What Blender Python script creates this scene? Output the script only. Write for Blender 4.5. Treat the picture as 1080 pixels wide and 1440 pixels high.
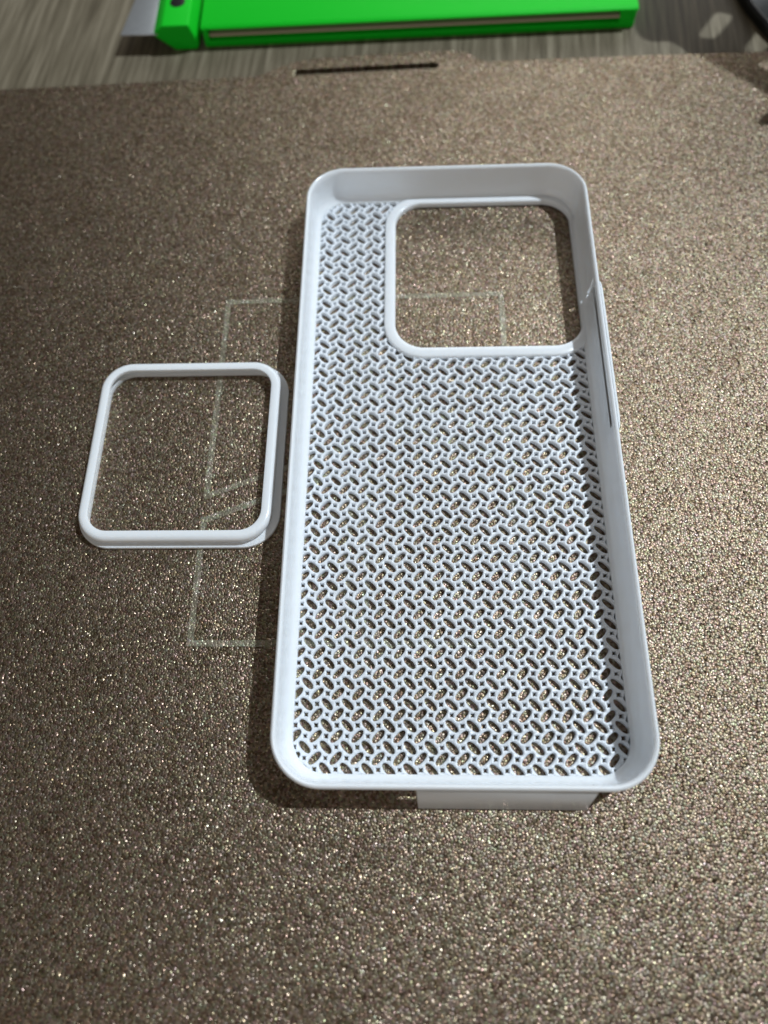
import bpy, bmesh, math, random
from mathutils import Vector, Matrix
from mathutils.geometry import delaunay_2d_cdt

random.seed(7)
MM = 0.001                                   # everything below is written in millimetres
scene = bpy.context.scene
for o in list(bpy.data.objects):
    bpy.data.objects.remove(o)

# ------------------------------------------------------------------ camera
PITCH, ROLL, YAW = 1.18231299, -0.107469912, 0.109189963
CAM = Vector((-9.305, -1.191, 152.354))
def cam_axes():
    fwd = Vector((0, math.cos(PITCH), -math.sin(PITCH)))
    right = Vector((1, 0, 0)); up = right.cross(fwd)
    c, s = math.cos(ROLL), math.sin(ROLL)
    r2 = c*right + s*up; u2 = -s*right + c*up
    Z = Matrix.Rotation(YAW, 3, 'Z')
    return Z @ r2, Z @ u2, Z @ fwd
r_, u_, f_ = cam_axes()
cd = bpy.data.cameras.new('camera')
cam = bpy.data.objects.new('camera', cd); scene.collection.objects.link(cam)
M = Matrix((r_, u_, -f_)).transposed().to_4x4(); M.translation = CAM*MM
cam.matrix_world = M
cd.sensor_fit = 'VERTICAL'; cd.sensor_height = 24.0; cd.lens = 985.3/1440*24.0
cd.clip_start = 0.005; cd.clip_end = 20
cd.dof.use_dof = True; cd.dof.focus_distance = 0.157; cd.dof.aperture_fstop = cd.lens/3.0
scene.camera = cam
scene.render.resolution_x = 768; scene.render.resolution_y = 1024
scene.render.engine = 'CYCLES'

# ------------------------------------------------------------------ world, lamp and added fill lights
w = bpy.data.worlds.new('World'); scene.world = w; w.use_nodes = True
bg = w.node_tree.nodes['Background']
bg.inputs[0].default_value = (1.0, 0.90, 0.78, 1); bg.inputs[1].default_value = 0.085
LAMP = Vector((600, 345, 1000))
ld = bpy.data.lights.new('desk_lamp', 'POINT'); ld.energy = 49; ld.shadow_soft_size = 0.013
ld.color = (0.82, 0.92, 1.0)
lamp = bpy.data.objects.new('desk_lamp', ld); scene.collection.objects.link(lamp)
lamp.location = LAMP*MM
wd = bpy.data.lights.new('back_fill_light', 'AREA'); wd.shape = 'RECTANGLE'; wd.size = 1.1; wd.size_y = 0.8  # added fill from back right, brightens the far end of the plate
wd.energy = 7.0; wd.color = (.96, .985, 1.0)
back_fill = bpy.data.objects.new('back_fill_light', wd); scene.collection.objects.link(back_fill)
back_fill.location = Vector((420, 1450, 760))*MM
back_fill.rotation_euler = (Vector((60, 150, 0))-Vector((420, 1450, 760))).to_track_quat('-Z', 'Y').to_euler()
rd = bpy.data.lights.new('front_fill_light', 'AREA'); rd.shape = 'DISK'; rd.size = 1.0  # added fill from front left, lifts the shaded white faces
rd.energy = 2.3; rd.color = (1.0, .93, .86)
front_fill = bpy.data.objects.new('front_fill_light', rd); scene.collection.objects.link(front_fill)
front_fill.location = Vector((-350, -1000, 480))*MM
front_fill.rotation_euler = (Vector((0, 60, 0))-Vector((-350, -1000, 480))).to_track_quat('-Z', 'Y').to_euler()
vs = scene.view_settings
vs.view_transform = 'Standard'; vs.look = 'None'; vs.exposure = 0; vs.gamma = 1; vs.use_curve_mapping = False

# ------------------------------------------------------------------ helpers
def link(name, mesh, mat=None, parent=None):
    o = bpy.data.objects.new(name, mesh); scene.collection.objects.link(o)
    if mat: mesh.materials.append(mat)
    if parent: o.parent = parent
    return o
def empty(name, loc=(0, 0, 0)):
    o = bpy.data.objects.new(name, None); scene.collection.objects.link(o)
    o.location = Vector(loc)*MM; o.empty_display_size = 0.01
    return o
def tag(o, label=None, cat=None, kind=None):
    if label: o['label'] = label
    if cat: o['category'] = cat
    if kind: o['kind'] = kind
    return o
def mesh_of(name, verts, faces, smooth_deg=None, origin=(0, 0, 0)):
    me = bpy.data.meshes.new(name)
    og = Vector(origin)
    me.from_pydata([(Vector(v)-og)*MM for v in verts], [], faces); me.update()
    bm = bmesh.new(); bm.from_mesh(me)
    bmesh.ops.recalc_face_normals(bm, faces=bm.faces)
    if smooth_deg is not None:
        for f in bm.faces: f.smooth = True
        lim = math.radians(smooth_deg)
        for e in bm.edges:
            if len(e.link_faces) == 2 and e.calc_face_angle(0) > lim: e.smooth = False
    bm.to_mesh(me); bm.free()
    return me
def part(name, verts, faces, mat, parent, smooth=None):
    og = parent.location/MM if parent else (0, 0, 0)
    return link(name, mesh_of(name, verts, faces, smooth, og), mat, parent)
def bevelled(o, width, seg=3, ang=35):
    m = o.modifiers.new('bevel', 'BEVEL'); m.width = width*MM; m.segments = seg
    m.limit_method = 'ANGLE'; m.angle_limit = math.radians(ang)
    for p in o.data.polygons: p.use_smooth = True
    m.harden_normals = False
    return o
def rrect(cx, cy, hx, hy, r, nc=14, ns=0, splits=None):
    """counter-clockwise rounded rectangle; returns list of (x, y, nx, ny)"""
    pts = []
    cs = [(cx+hx-r, cy-hy+r, -90), (cx+hx-r, cy+hy-r, 0), (cx-hx+r, cy+hy-r, 90), (cx-hx+r, cy-hy+r, 180)]
    for i, (x, y, a0) in enumerate(cs):
        for k in range(nc+1):
            a = math.radians(a0 + 90*k/nc)
            pts.append((x+r*math.cos(a), y+r*math.sin(a), math.cos(a), math.sin(a)))
        if splits and i in splits:
            p, q = pts[-1], None
            a = math.radians(a0+90); nx, ny = math.cos(a), math.sin(a)
            for s in splits[i]:
                if abs(nx) > .5: pts.append((p[0], s, nx, ny))
                else: pts.append((s, p[1], nx, ny))
    return pts
def loft(path, prof, skip=None, closed_prof=True):
    """sweep prof [(outset, z)] round the closed path"""
    n, m = len(path), len(prof)
    V = [(x+nx*d, y+ny*d, z) for (x, y, nx, ny) in path for (d, z) in prof]
    F = []
    for i in range(n):
        j = (i+1) % n
        for k in range(m if closed_prof else m-1):
            l = (k+1) % m
            if skip and (i, k) in skip: continue
            F.append((i*m+k, j*m+k, j*m+l, i*m+l))
    return V, F
def prism(poly, z0, z1, holes=()):
    """solid from an outline with holes"""
    V = []; E = []
    for lp in [poly]+list(holes):
        b = len(V); V += [Vector((p[0], p[1])) for p in lp]
        E += [(b+i, b+(i+1) % len(lp)) for i in range(len(lp))]
    vo, eo, fo, *_ = delaunay_2d_cdt(V, E, [], 0, 1e-6)
    def inside(p, lp):
        c = False; n = len(lp)
        for i in range(n):
            x1, y1 = lp[i][:2]; x2, y2 = lp[(i+1) % n][:2]
            if (y1 > p[1]) != (y2 > p[1]) and p[0] < (x2-x1)*(p[1]-y1)/(y2-y1)+x1: c = not c
        return c
    F2 = []
    for f in fo:
        c = sum((vo[i] for i in f), Vector((0, 0)))/len(f)
        if inside(c, poly) and not any(inside(c, h) for h in holes): F2.append(tuple(f))
    n = len(vo)
    VV = [(v.x, v.y, z1) for v in vo]+[(v.x, v.y, z0) for v in vo]
    FF = list(F2)+[tuple(i+n for i in reversed(f)) for f in F2]
    cnt = {}
    for f in F2:
        for a, b in zip(f, f[1:]+f[:1]): cnt[(a, b)] = cnt.get((a, b), 0)+1
    for (a, b) in cnt:
        if (b, a) not in cnt: FF.append((b, a, a+n, b+n))
    return VV, FF
def chaikin(p, it=2):
    for _ in range(it):
        q = []
        for i in range(len(p)):
            a, b = p[i], p[(i+1) % len(p)]
            q += [(a[0]*.75+b[0]*.25, a[1]*.75+b[1]*.25), (a[0]*.25+b[0]*.75, a[1]*.25+b[1]*.75)]
        p = q
    return p
def hexa(x0, x1, y0, y1, z0, z1):
    V = [(x, y, z) for z in (z0, z1) for (x, y) in ((x0, y0), (x1, y0), (x1, y1), (x0, y1))]
    F = [(3, 2, 1, 0), (4, 5, 6, 7), (0, 1, 5, 4), (1, 2, 6, 5), (2, 3, 7, 6), (3, 0, 4, 7)]
    return V, F

# ------------------------------------------------------------------ materials
class NT:
    def __init__(s, name):
        s.m = bpy.data.materials.new(name); s.m.use_nodes = True
        s.t = s.m.node_tree; s.b = s.t.nodes['Principled BSDF']
    def n(s, typ, **kw):
        x = s.t.nodes.new(typ)
        for k, v in kw.items(): setattr(x, k, v)
        return x
    def l(s, a, b): s.t.links.new(a, b)
    def math(s, op, a, b=None, c=None):
        x = s.n('ShaderNodeMath', operation=op)
        for i, v in enumerate((a, b, c)):
            if v is None: continue
            if hasattr(v, 'is_output'): s.l(v, x.inputs[i])
            else: x.inputs[i].default_value = v
        return x.outputs[0]
    def vmath(s, op, a, b=None, scale=None):
        x = s.n('ShaderNodeVectorMath', operation=op)
        for i, v in enumerate((a, b)):
            if v is None: continue
            if hasattr(v, 'is_output'): s.l(v, x.inputs[i])
            else: x.inputs[i].default_value = v
        if scale is not None:
            if hasattr(scale, 'is_output'): s.l(scale, x.inputs['Scale'])
            else: x.inputs['Scale'].default_value = scale
        return x.outputs[0]
    def ramp(s, fac, stops):
        x = s.n('ShaderNodeValToRGB'); e = x.color_ramp.elements
        while len(e) < len(stops): e.new(0.5)
        for k, (p, c) in enumerate(stops): e[k].position = p; e[k].color = c
        s.l(fac, x.inputs[0]); return x.outputs[0]
    def noise(s, vec, scale, detail=3, rough=.5):
        x = s.n('ShaderNodeTexNoise'); x.inputs['Scale'].default_value = scale
        x.inputs['Detail'].default_value = detail; x.inputs['Roughness'].default_value = rough
        if vec is not None: s.l(vec, x.inputs['Vector'])
        return x
    def scaled(s, sc):
        tc = s.n('ShaderNodeTexCoord'); return s.vmath('MULTIPLY', tc.outputs['Object'], sc)

def grain_material(name, dark, light, ior, tint_a, tint_b, rough=.47, size=0.47, dome=.53, jit=.16, patch=None):
    """powder-coated sheet: every grain is a small dome with its own tilt, a few of them tilted far over"""
    k = NT(name)
    co = k.scaled((1000/size,)*3)
    warp = k.noise(co, .45, 2).outputs['Color']
    co2 = k.vmath('ADD', co, k.vmath('SCALE', k.vmath('SUBTRACT', warp, (.5, .5, .5)), scale=1.6))
    v = k.n('ShaderNodeTexVoronoi'); v.inputs['Scale'].default_value = 1.0; v.voronoi_dimensions = '2D'
    k.l(co2, v.inputs['Vector'])
    sep = k.n('ShaderNodeSeparateColor'); k.l(v.outputs['Color'], sep.inputs[0])
    rel = k.vmath('SUBTRACT', co2, v.outputs['Position'])
    rel = k.vmath('MULTIPLY', rel, (dome, dome, 0))
    wn = k.n('ShaderNodeTexWhiteNoise', noise_dimensions='2D'); k.l(v.outputs['Position'], wn.inputs['Vector'])
    far = k.math('MULTIPLY_ADD', k.math('POWER', wn.outputs['Value'], 5.0), 2.3, 1.0)
    jitv = k.vmath('MULTIPLY', k.vmath('SUBTRACT', wn.outputs['Color'], (.5, .5, .5)), (jit, jit, 0))
    jitv = k.vmath('SCALE', jitv, scale=far)
    fine = k.vmath('MULTIPLY', k.vmath('SUBTRACT', k.noise(co, 2.6, 2).outputs['Color'], (.5, .5, .5)), (.32, .32, 0))
    nrm = k.vmath('ADD', k.vmath('ADD', rel, jitv), k.vmath('ADD', fine, (0, 0, 1)))
    nrm = k.vmath('NORMALIZE', nrm)
    k.l(nrm, k.b.inputs['Normal'])
    big = k.noise(k.scaled((60, 60, 60)), 1, 3).outputs['Fac']
    fac = k.math('MULTIPLY_ADD', sep.outputs[2], .75, k.math('MULTIPLY', big, .25))
    lum = k.ramp(fac, [(.12, dark), (.5, tuple(a*.6+b*.4 for a, b in zip(dark, light))), (.95, light)])
    hue = k.n('ShaderNodeMix', data_type='RGBA', blend_type='MULTIPLY'); hue.inputs[0].default_value = 1
    wn2 = k.n('ShaderNodeTexWhiteNoise', noise_dimensions='3D')
    k.l(k.vmath('ADD', v.outputs['Position'], (3.1, 7.7, 1.3)), wn2.inputs['Vector'])
    tintc = k.vmath('ADD', k.vmath('SCALE', wn2.outputs['Color'], scale=.24), (.90, .87, .83))
    k.l(lum, hue.inputs[6]); k.l(tintc, hue.inputs[7])
    if patch:
        pf = k.noise(k.scaled((420, 420, 420)), 1, 4, .65).outputs['Fac']
        pm = k.n('ShaderNodeMix', data_type='RGBA'); pm.inputs[7].default_value = patch
        k.l(k.ramp(pf, [(.42, (0, 0, 0, 1)), (.62, (.8, .8, .8, 1))]), pm.inputs[0])
        k.l(hue.outputs[2], pm.inputs[6]); k.l(pm.outputs[2], k.b.inputs['Base Color'])
    else:
        k.l(hue.outputs[2], k.b.inputs['Base Color'])
    k.l(k.math('MULTIPLY_ADD', k.math('POWER', wn.outputs['Value'], 5.0), -.18, rough), k.b.inputs['Roughness'])
    k.b.inputs['Metallic'].default_value = ior
    k.l(k.ramp(sep.outputs[0], [(0, tint_a), (.5, (1, .93, .82, 1)), (1, tint_b)]), k.b.inputs['Specular Tint'])
    return k.m

M_plate = grain_material('gold_textured_coating', (.118, .082, .053, 1), (.395, .330, .255, 1), .95,
                         (1, .80, .62, 1), (.92, .98, .86, 1))
M_mark = grain_material('pale_print_on_coating', (.29, .27, .205, 1), (.46, .435, .345, 1), .6,
                        (1, .9, .75, 1), (.92, 1, .9, 1), patch=(.22, .19, .135, 1))

def plastic(name, col, rough=.38, sss=.0, layer=.0, spec=.5):
    k = NT(name)
    k.b.inputs['Base Color'].default_value = col
    k.b.inputs['Specular IOR Level'].default_value = spec
    co = k.scaled((1000,)*3)
    nz = k.noise(co, .35, 3)
    k.l(k.math('MULTIPLY_ADD', nz.outputs['Fac'], .16, rough-.08), k.b.inputs['Roughness'])
    if sss:
        k.b.inputs['Subsurface Weight'].default_value = sss
        k.b.inputs['Subsurface Radius'].default_value = (1.0, .88, .78)
        k.b.inputs['Subsurface Scale'].default_value = .0022
    if layer:
        sp = k.n('ShaderNodeSeparateXYZ'); k.l(co, sp.inputs[0])
        wob = k.noise(co, .12, 2).outputs['Fac']
        ph = k.math('MULTIPLY_ADD', sp.outputs[2], 2*math.pi/.3, k.math('MULTIPLY', wob, 2.0))
        hgt = k.math('SINE', ph)
        bp = k.n('ShaderNodeBump'); bp.inputs['Strength'].default_value = layer; bp.inputs['Distance'].default_value = .00004
        k.l(k.math('ADD', hgt, k.math('MULTIPLY', nz.outputs['Fac'], 3.0)), bp.inputs['Height'])
        k.l(bp.outputs[0], k.b.inputs['Normal'])
    return k.m
M_white = plastic('white_printed_plastic', (.90, .93, .96, 1), .2, .28, .10)
M_meshw = plastic('white_printed_mesh', (.78, .815, .86, 1), .34)
M_green = plastic('green_printed_plastic', (.004, .56, .018, 1), .6, 0, .12, .2)
M_tan = plastic('pale_tan_strip', (.48, .39, .30, 1), .5)
M_black = plastic('black_plastic', (.006, .006, .007, 1), .4)
M_slate = plastic('dark_slate_plastic', (.11, .135, .15, 1), .25)

def metal():
    k = NT('brushed_blade_steel')
    k.b.inputs['Metallic'].default_value = .55
    co = k.scaled((300, 4000, 300))
    nz = k.noise(co, 1, 3).outputs['Fac']
    k.l(k.ramp(nz, [(.3, (.36, .37, .38, 1)), (.7, (.50, .51, .52, 1))]), k.b.inputs['Base Color'])
    k.b.inputs['Roughness'].default_value = .34
    return k.m
M_steel = metal()

def wood():
    k = NT('grey_woodgrain_laminate')
    tc = k.n('ShaderNodeTexCoord')
    mp = k.n('ShaderNodeMapping'); mp.inputs['Rotation'].default_value = (0, 0, math.radians(4))
    k.l(tc.outputs['Object'], mp.inputs[0])
    a = k.vmath('MULTIPLY', mp.outputs[0], (420, 14, 1))
    b = k.vmath('MULTIPLY', mp.outputs[0], (1300, 45, 1))
    n1 = k.noise(a, 1, 4, .6).outputs['Fac']; n2 = k.noise(b, 1, 3, .6).outputs['Fac']
    s = k.math('MULTIPLY_ADD', n1, .6, k.math('MULTIPLY', n2, .4))
    k.l(k.ramp(s, [(.34, (.070, .055, .035, 1)), (.5, (.158, .132, .090, 1)), (.66, (.285, .243, .174, 1))]), k.b.inputs['Base Color'])
    k.b.inputs['Roughness'].default_value = .55
    k.b.inputs['Specular IOR Level'].default_value = .15
    bp = k.n('ShaderNodeBump'); bp.inputs['Strength'].default_value = .4; bp.inputs['Distance'].default_value = .0001
    k.l(s, bp.inputs['Height']); k.l(bp.outputs[0], k.b.inputs['Normal'])
    return k.m
M_wood = wood()

# ------------------------------------------------------------------ tabletop
ZT = -1.6
V, F = hexa(-450, 450, -350, 650, ZT-18, ZT)
t = link('tabletop', mesh_of('tabletop', V, F), M_wood); tag(t, 'grey wood-grain laminate tabletop under the build plate', 'table', 'structure')

# ------------------------------------------------------------------ build plate with its grip tab, slot and printed outline
plate = empty('build_plate', (0, 60, ZT))
tag(plate, 'gold-brown textured metal build plate with a slotted grip tab', 'build plate')
out = [(-185, -110), (150, -110), (150, 214.2), (100, 214.4), (60, 214.4), (15, 214.0)]
tab = [(13.2, 214.6), (11.3, 216.2), (9.2, 218.3), (7, 219.3), (3.5, 219.8), (-20, 219.2), (-40.5, 217.9), (-47.3, 216.2), (-52.8, 213.4), (-55.6, 211.5)]
out += tab + [(-58, 210.6), (-141, 208.2), (-185, 207.0)]
slot = []
(sx0, sy0), (sx1, sy1) = (-45.6, 211.7), (-1.6, 213.0)
for cx, cy, a0 in ((sx1, sy1, -90), (sx0, sy0, 90)):
    for k in range(7):
        a = math.radians(a0+30*k); slot.append((cx+1.35*math.cos(a), cy+1.35*math.sin(a)))
V, F = prism(out, ZT+.02, 0, [slot])
part('sheet', V, F, M_plate, plate)
def strip(a, b, w=.72, z=.035):
    a = Vector((a[0], a[1])); b = Vector((b[0], b[1])); d = (b-a).normalized(); n = Vector((-d.y, d.x))*w
    a = a-d*w*.9; b = b+d*w*.9
    N = 24; VV = []
    for i in range(N+1):
        c = a.lerp(b, i/N); j = random.uniform(.88, 1.12)
        VV += [(c.x-n.x*j, c.y-n.y*j), (c.x+n.x*j, c.y+n.y*j)]
    VV = [(x, y, z) for x, y in VV]
    n_ = len(VV)
    FF = [(2*i, 2*i+2, 2*i+3, 2*i+1) for i in range(N)]
    return VV, FF
def outline(loop, name='printed_outline'):
    VV, FF = [], []
    for i in range(len(loop)):
        v, f = strip(loop[i], loop[(i+1) % len(loop)], z=.035+.004*(i % 2)); b = len(VV)
        VV += v; FF += [tuple(x+b for x in g) for g in f]
    return part(name, VV, FF, M_mark, plate)
xl, xr, yb, yt = -58.7, 14.5, 29.8, 123.1
xm0, xm1 = -24.2, -20.0
outline([(xl, 65.2), (xm0, 78.7), (xm0, yt-.2), (xl, yt-.7)])
outline([(xl, yb), (xm0, yb), (xm0, 72.2), (xl, 59.0)])
outline([(xm1, 93.5), (xr, 80.0), (xr, yt+.4), (xm1, yt)])
outline([(xm1, yb), (xr, yb), (xr, 73.6), (xm1, 87.0)])

# ------------------------------------------------------------------ phone case
L, W = 158.2, 75.0
case = empty('phone_case', (0, L/2, 0))
tag(case, 'white 3D-printed phone case lying open side up with perforated back', 'phone case')
CX, CY, HX, HY, RC = 0, L/2, W/2, L/2, 10.2
bt0, bt1, gp0, gp1 = 78.0, 118.2, 118.9, 120.2          # button slit in the right wall
pw0, pw1 = -10.2, 25.6          # port slit in the bottom wall
right_s = sorted([20+4*i for i in range(33) if not bt0-1 < 20+4*i < gp1+1] + [bt0, bt1, gp0, gp1] + [bt0+4*i for i in range(1, 10)])
bot_s = sorted([-24+3.5*i for i in range(15) if not pw0-1 < -24+3.5*i < pw1+1] + [pw0, pw1] + [pw0+3.5*i for i in range(1, 10)])
top_s = [24-4*i for i in range(13)]
left_s = [140-4*i for i in range(32)]
path = rrect(CX, CY, HX, HY, RC, 16, splits={0: right_s, 1: top_s, 2: left_s, 3: bot_s})
prof = [(-2.5, .02), (-1.5, .12), (-.75, .6), (-.28, 1.6), (-.04, 3.2), (0, 5.5), (0, 8.2), (0, 9.5), (-.06, 10.35), (-.24, 10.82), (-.6, 11.0),
        (-.98, 10.82), (-1.16, 10.35), (-1.22, 9.5), (-1.22, 8.2), (-1.22, 5.5), (-1.5, 3.6), (-1.82, 2.75), (-2.2, 2.15), (-2.6, 1.72), (-3.0, 1.46), (-3.05, 1.2), (-3.0, .02)]
iz = {z: k for k, (d, z) in enumerate(prof) if d > -.01}
n, m = len(path), len(prof)
skip = set(); winF = []
def window(test, ka, kb, la, lb):
    """open the wall between outer profile rows ka..kb and inner rows la..lb"""
    ids = [i for i in range(n) if test(path[i]) and test(path[(i+1) % n])]
    for i in ids:
        for k in range(ka, kb): skip.add((i, k))
        for k in range(la, lb): skip.add((i, k))
        j = (i+1) % n
        winF.append((i*m+kb, j*m+kb, j*m+la, i*m+la))      # lintel
        winF.append((i*m+ka, i*m+lb, j*m+lb, j*m+ka))      # sill
    a, b = ids[0], (ids[-1]+1) % n
    for e in (a, b):
        winF.append(tuple(e*m+q for q in range(ka, kb+1)) + tuple(e*m+q for q in range(la, lb+1)))
window(lambda p: p[2] > .99 and bt0-.01 <= p[1] <= bt1+.01, 4, 7, 13, 14)
window(lambda p: p[2] > .99 and gp0-.01 <= p[1] <= gp1+.01, 4, 7, 13, 16)
window(lambda p: p[3] < -.99 and pw0-.01 <= p[0] <= pw1+.01, 4, 6, 14, 16)
V, F = loft(path, prof, skip)
# slight hand-print unevenness of the overhanging base
rnd = random.Random(3)
V = [(x+rnd.uniform(-.05, .05), y+rnd.uniform(-.05, .05), z) if .3 < z < 2.5 else (x, y, z) for (x, y, z) in V]
part('wall', V, F+winF, M_white, case, 50)

# button cover standing proud of the right wall
V, F = prism([(37.47, 76.2), (37.85, 77.6), (38.0, 79.5), (38.0, 115.5), (37.85, 117.2), (37.47, 118.4)], 2.6, 10.6)
bevelled(part('button_cover', V, F, M_white, case), .3)

# port flap sloping from under the bottom rim to the plate
fx0, fx1 = -9.0, 25.2
V = []
for x, i in ((fx0, 0), (fx1, 0)):
    s = .35 if x < 0 else -.55
    V += [(x, .1, 9.2), (x, -.3, 9.2), (x+s, -3.35, .05), (x+s, -2.85, .05)]
F = [(0, 1, 2, 3), (7, 6, 5, 4), (0, 4, 5, 1), (1, 5, 6, 2), (2, 6, 7, 3), (3, 7, 4, 0)]
bevelled(part('port_flap', V, F, M_white, case), .15, 2)

# camera cutout frame
KX, KY, KH, KV, KR = 10.5, 129.75, 24.1, 24.2, 7.6
kp = rrect(KX, KY, KH, KV, KR, 14)
fprof = [(0, .3), (0, 1.5), (.12, 1.78), (.4, 1.92), (1.3, 1.95), (2.5, 1.9), (2.8, 1.74), (2.9, 1.4), (2.9, .3)]
V, F = loft(kp, fprof)
V = [(min(x, 35.75), min(y, 156.35), z) for x, y, z in V]
part('camera_frame', V, F, M_white, case, 55)

# perforated back: alternating slanted ovals with small four-pointed holes between them
PX, PY, ZP = 4.348, 4.312, 1.25
ox, oy = -14.58, 72.85
ins = 2.45
IX, IY, IR = HX-ins, HY-ins, RC-ins
def in_rr(x, y, cx, cy, hx, hy, r):
    ax, ay = abs(x-cx)-(hx-r), abs(y-cy)-(hy-r)
    if ax <= 0 or ay <= 0: return ax <= r and ay <= r
    return ax*ax+ay*ay <= r*r
def oval(cx, cy, s, g=0, N=18, rot=0):
    a, b = 1.73+g, .745+g
    P = []
    for k in range(N):
        th = 2*math.pi*k/N
        u, v = a*math.cos(th)*(1-.03*math.cos(2*th)), b*math.sin(th)*(1+.10*abs(math.cos(th)))
        q = math.radians(45*s+rot)
        P.append((cx+u*math.cos(q)-v*math.sin(q), cy+u*math.sin(q)+v*math.cos(q)))
    return P
def star(cx, cy, g=0):
    P = []
    for k in range(8):
        th = math.radians(45*k)
        r = (.36+g) if k % 2 == 0 else (.66+g*1.1)
        P.append((cx+r*math.cos(th), cy+r*math.sin(th)))
    return P
KB = 1.3                                            # sheet stops under the middle of the camera frame
def keep_in(x, y): return in_rr(x, y, CX, CY, IX, IY, IR) and not in_rr(x, y, KX, KY, KH+KB, KV+KB, KR+KB)
pts2, edges, zv = [], [], []
hole_test = {}
def addloop(P, z):
    b = len(pts2)
    for p in P: pts2.append(Vector(p)); zv.append(z)
    edges.extend((b+i, b+(i+1) % len(P)) for i in range(len(P)))
G = .15
cells = []
for i in range(-8, 14):
    for j in range(-19, 22):
        x, y = ox+i*PX, oy+j*PY
        for kind, dx, dy in (('a', 0, 0), ('b', .5, .5), ('s', .5, 0), ('s', 0, .5)):
            hx_, hy_ = x+dx*PX, y+dy*PY
            rot_ = random.gauss(0, 2.2)
            shape = (lambda g, c=(hx_, hy_), k=kind, rt=rot_: star(c[0], c[1], g) if k == 's' else oval(c[0], c[1], -1 if k == 'a' else 1, g, rot=rt))
            o = shape(G)
            flags = [keep_in(*p) for p in o]
            if not any(flags): continue
            rr = random.uniform(-.065, .045)
            cells.append((hx_, hy_, kind, all(flags), shape, rr))
for hx_, hy_, kind, full, shape, rr in cells:
    addloop(shape(rr), ZP-.24); addloop(shape(G+rr*.5), ZP)
addloop([(p[0], p[1]) for p in rrect(CX, CY, IX, IY, IR, 10)], ZP)
addloop([(p[0], p[1]) for p in rrect(KX, KY, KH+KB, KV+KB, KR+KB, 10)], ZP)
vo, eo, fo, ov, oe, of = delaunay_2d_cdt(pts2, edges, [], 0, 1e-5, True)
zo = [min((zv[q] for q in o), default=ZP) for o in ov]
grid = {}
for hx_, hy_, kind, full, shape, rr in cells:
    grid.setdefault((int(hx_//2), int(hy_//2)), []).append((hx_, hy_, kind, shape(rr)))
def inpoly(px, py, lp):
    c = False; k = len(lp); x2, y2 = lp[-1]
    for x1, y1 in lp:
        if (y1 > py) != (y2 > py) and px < (x2-x1)*(py-y1)/(y2-y1)+x1: c = not c
        x2, y2 = x1, y1
    return c
solid = []
for f in fo:
    cx = sum(vo[i].x for i in f)/len(f); cy = sum(vo[i].y for i in f)/len(f)
    if not keep_in(cx, cy): continue
    gx, gy = int(cx//2), int(cy//2); hit = False
    for a in (-1, 0, 1):
        for b in (-1, 0, 1):
            for h in grid.get((gx+a, gy+b), ()):
                if abs(h[0]-cx) < 1.75 and abs(h[1]-cy) < 1.75 and inpoly(cx, cy, h[3]): hit = True; break
            if hit: break
        if hit: break
    if not hit: solid.append(tuple(f))
used = {}
VV = []
def vid(i):
    if i not in used: used[i] = len(VV); VV.append((vo[i].x, vo[i].y, zo[i]))
    return used[i]
FF = [tuple(vid(i) for i in f) for f in solid]
cnt = set()
for f in FF:
    for a, b in zip(f, f[1:]+f[:1]): cnt.add((a, b))
low = {}
def lo(i):
    if i not in low: low[i] = len(VV); VV.append((VV[i][0], VV[i][1], .03))
    return low[i]
for (a, b) in list(cnt):
    if (b, a) not in cnt: FF.append((b, a, lo(a), lo(b)))
part('perforated_back', VV, FF, M_meshw, case, 70)

# ------------------------------------------------------------------ loose camera ring
ring = empty('camera_ring', (-64.8, 76.6, 0))
tag(ring, 'white rounded-square printed camera ring lying left of the phone case', 'camera ring')
rp = rrect(-64.95, 76.9, 22.95, 24.2, 7.6, 18)
uprof = [(-1.35, .9), (-1.35, 2.35), (-2.2, 2.55), (-2.45, 2.7), (-2.5, 3.3), (-2.42, 3.52), (-2.25, 3.6), (-1.05, 3.6), (-.6, 3.48), (-.22, 3.1), (-.02, 2.6), (0, 2.05), (-.1, 1.92), (-.75, 1.8), (-.8, .9)]
V, F = loft(rp, uprof); part('upper_ring', V, F, M_white, ring, 40)
rq = rrect(-64.5, 76.55, 24.0, 24.75, 8.4, 18)
lprof = [(-2.3, .02), (-2.3, 1.0), (-.2, 1.0), (-.06, .94), (0, .8), (0, .15), (-.08, .02)]
V, F = loft(rq, lprof); part('base_flange', V, F, M_white, ring, 40)

# ------------------------------------------------------------------ green knife behind the plate
knife = empty('utility_knife', (-10, 232, ZT))
knife.rotation_euler.z = math.radians(1.0)
tag(knife, 'bright green printed utility knife with steel blade behind the build plate', 'knife')
# body: long bar whose front face carries a long slot
y0, y1, zb, zt_ = 227.3, 252.0, ZT+.03, 5.6
V, F = [], []
def addto(vf):
    b = len(V); V.extend(vf[0]); F.extend(tuple(i+b for i in g) for g in vf[1])
def bar_profile(x0, x1, prof_yz):
    k = len(prof_yz)
    vv = [(x, y, z) for x in (x0, x1) for (y, z) in prof_yz]
    ff = [tuple(range(k)), tuple(reversed(range(k, 2*k)))] + [(i, i+k, (i+1) % k+k, (i+1) % k) for i in range(k)]
    return vv, ff
bevelled(part('body', *bar_profile(-76.5, 62.5, [(y0+1.4, zb), (y0+.8, .7), (y0+3.6, .7), (y0+3.6, 4.7), (y0+.1, 4.7), (y0, 4.9), (y0+.5, 5.4), (y0+1.6, zt_), (y1, zt_), (y1, zb)]), M_green, knife), .25, 2)
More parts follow.
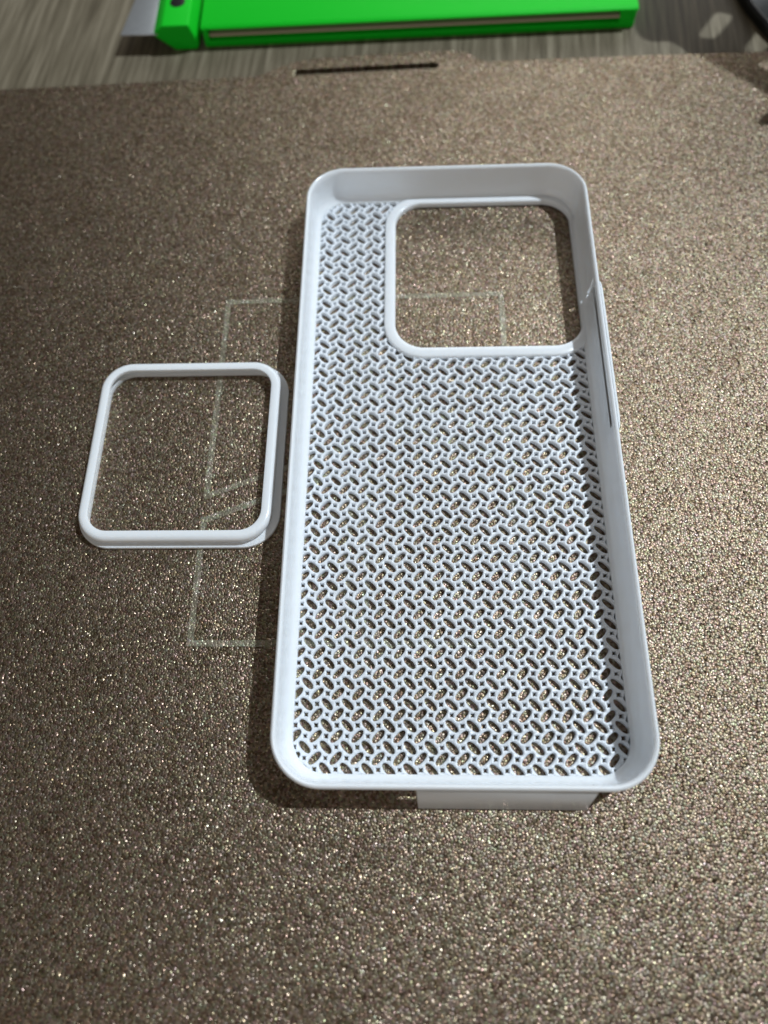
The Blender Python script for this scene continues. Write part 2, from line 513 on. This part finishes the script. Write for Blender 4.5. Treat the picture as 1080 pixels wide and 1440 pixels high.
# slot ends: closing blocks of the same plastic, and a pale strip lying in the slot
bevelled(part('slot_end', *hexa(57.5, 62.4, y0+.9, y0+3.8, .5, 4.9), M_green, knife), .2, 2)
bevelled(part('slot_end', *hexa(-76.4, -74.5, y0+.9, y0+3.8, .5, 4.9), M_green, knife), .2, 2)
part('slot_strip', *hexa(-74.6, 57.6, y0+1.5, y0+3.62, 1.7, 2.5), M_tan, knife)
# blade holder, hexagonal in section
hp = [(-88.3, 7.4), (-79.8, 7.4), (-78.2, 0.4), (-79.2, zb), (-86.4, zb), (-92.3, 4.4)]
k = len(hp)
vv = [(x, 226.2+(7.4-z)*.17, z) for (x, z) in hp]+[(x, 250.0, z) for (x, z) in hp]
ff = [tuple(reversed(range(k))), tuple(range(k, 2*k))] + [(i, (i+1) % k, (i+1) % k+k, i+k) for i in range(k)]
holder = bevelled(part('blade_holder', vv, ff, M_green, knife), .5, 3)
# screw recess
sc = []
N = 24
cxs, cys = -84.3, 237.6
vv = [(cxs+2.5*math.cos(2*math.pi*i/N), cys+2.5*math.sin(2*math.pi*i/N), 7.43) for i in range(N)] + \
     [(cxs+2.0*math.cos(2*math.pi*i/N), cys+2.0*math.sin(2*math.pi*i/N), 7.55) for i in range(N)]
ff = [(i, (i+1) % N, (i+1) % N+N, i+N) for i in range(N)] + [tuple(range(N, 2*N))]
me = mesh_of('screw', vv, ff, 40, knife.location/MM); s_ = link('screw', me, M_black, holder)
# blade
vv, ff = prism([(-102.6, 226.9), (-90.5, 226.5), (-90.0, 248.0), (-99.4, 248.0)], 4.3, 4.8)
bevelled(part('blade', vv, ff, M_steel, knife), .15, 2)

# ------------------------------------------------------------------ spool at the back right corner, mostly out of frame
spool = empty('filament_spool', (176, 255, ZT))
tag(spool, 'dark round spool with black rim in the far right corner', 'spool')
C0 = (176.5, 255.5)
def cut(p, e=.16):
    q = []
    for i in range(len(p)):
        a, b = p[i], p[(i+1) % len(p)]
        q += [(a[0]*(1-e)+b[0]*e, a[1]*(1-e)+b[1]*e), (a[0]*e+b[0]*(1-e), a[1]*e+b[1]*(1-e))]
    return q
def circ(r, N=96): return [(C0[0]+r*math.cos(2*math.pi*i/N), C0[1]+r*math.sin(2*math.pi*i/N)) for i in range(N)]
V, F = prism(circ(77.8), ZT+.05, .7); bevelled(part('lower_flange', V, F, M_slate, spool), .3, 2)
rimp = [(x, y, math.cos(2*math.pi*i/96), math.sin(2*math.pi*i/96)) for i, (x, y) in enumerate(circ(80.0))]
V, F = loft(rimp, [(-2.15, ZT+.05), (-2.15, 1.2), (-1.8, 1.6), (-.8, 1.6), (0, .9), (0, ZT+.3), (-.3, ZT+.05)])
part('rim', V, F, M_black, spool, 40)
V, F = prism(circ(34, 48), .7, 53.9); part('hub', V, F, M_slate, spool, 30)
ZF = 55.0
def lift(p):
    kf = (ZF-ZT)/(LAMP.z-ZT); return (p[0]+(LAMP.x-p[0])*kf, p[1]+(LAMP.y-p[1])*kf)
sh = [(72, 275), (66.5, 255), (66, 241), (63.5, 234), (64.5, 225.5), (69, 222.6), (73.5, 223.4), (76.5, 221), (81, 213.5), (87, 206.5), (92, 202), (98, 195.2), (98.6, 191), (96.6, 188.4),
      (92.5, 184.6), (92.5, 182.6), (104, 181.5), (140, 172), (185, 180), (215, 215), (222, 255), (210, 295), (180, 322), (140, 330), (100, 315)]
up = chaikin([lift(p) for p in sh], 2)  # unseen flange, outline projected back from the shadow it has to cast
holes = [[(81.6, 224.4), (87.8, 222.9), (96.4, 234.2), (90.0, 236.8)],
         [(94.5, 217.2), (100.3, 214.4), (109.5, 226), (103, 229)],
         [(96.0, 208.6), (98.6, 205.0), (112, 203), (114, 209), (101.5, 211.0)]]
for q in range(6):
    a = math.radians(-62+q*34); cc = (142, 251)
    d = Vector((math.cos(a), math.sin(a))); e = Vector((-d.y, d.x))
    holes.append([tuple(Vector(cc)+d*r0+e*w0) for r0, w0 in ((43, -4), (62, -5), (62, 5), (43, 4))])
holes = [cut(cut([lift(p) for p in h])) for h in holes]
V, F = prism(up, ZF-1.2, ZF+1.2, holes); part('shadow_flange', V, F, M_black, spool)
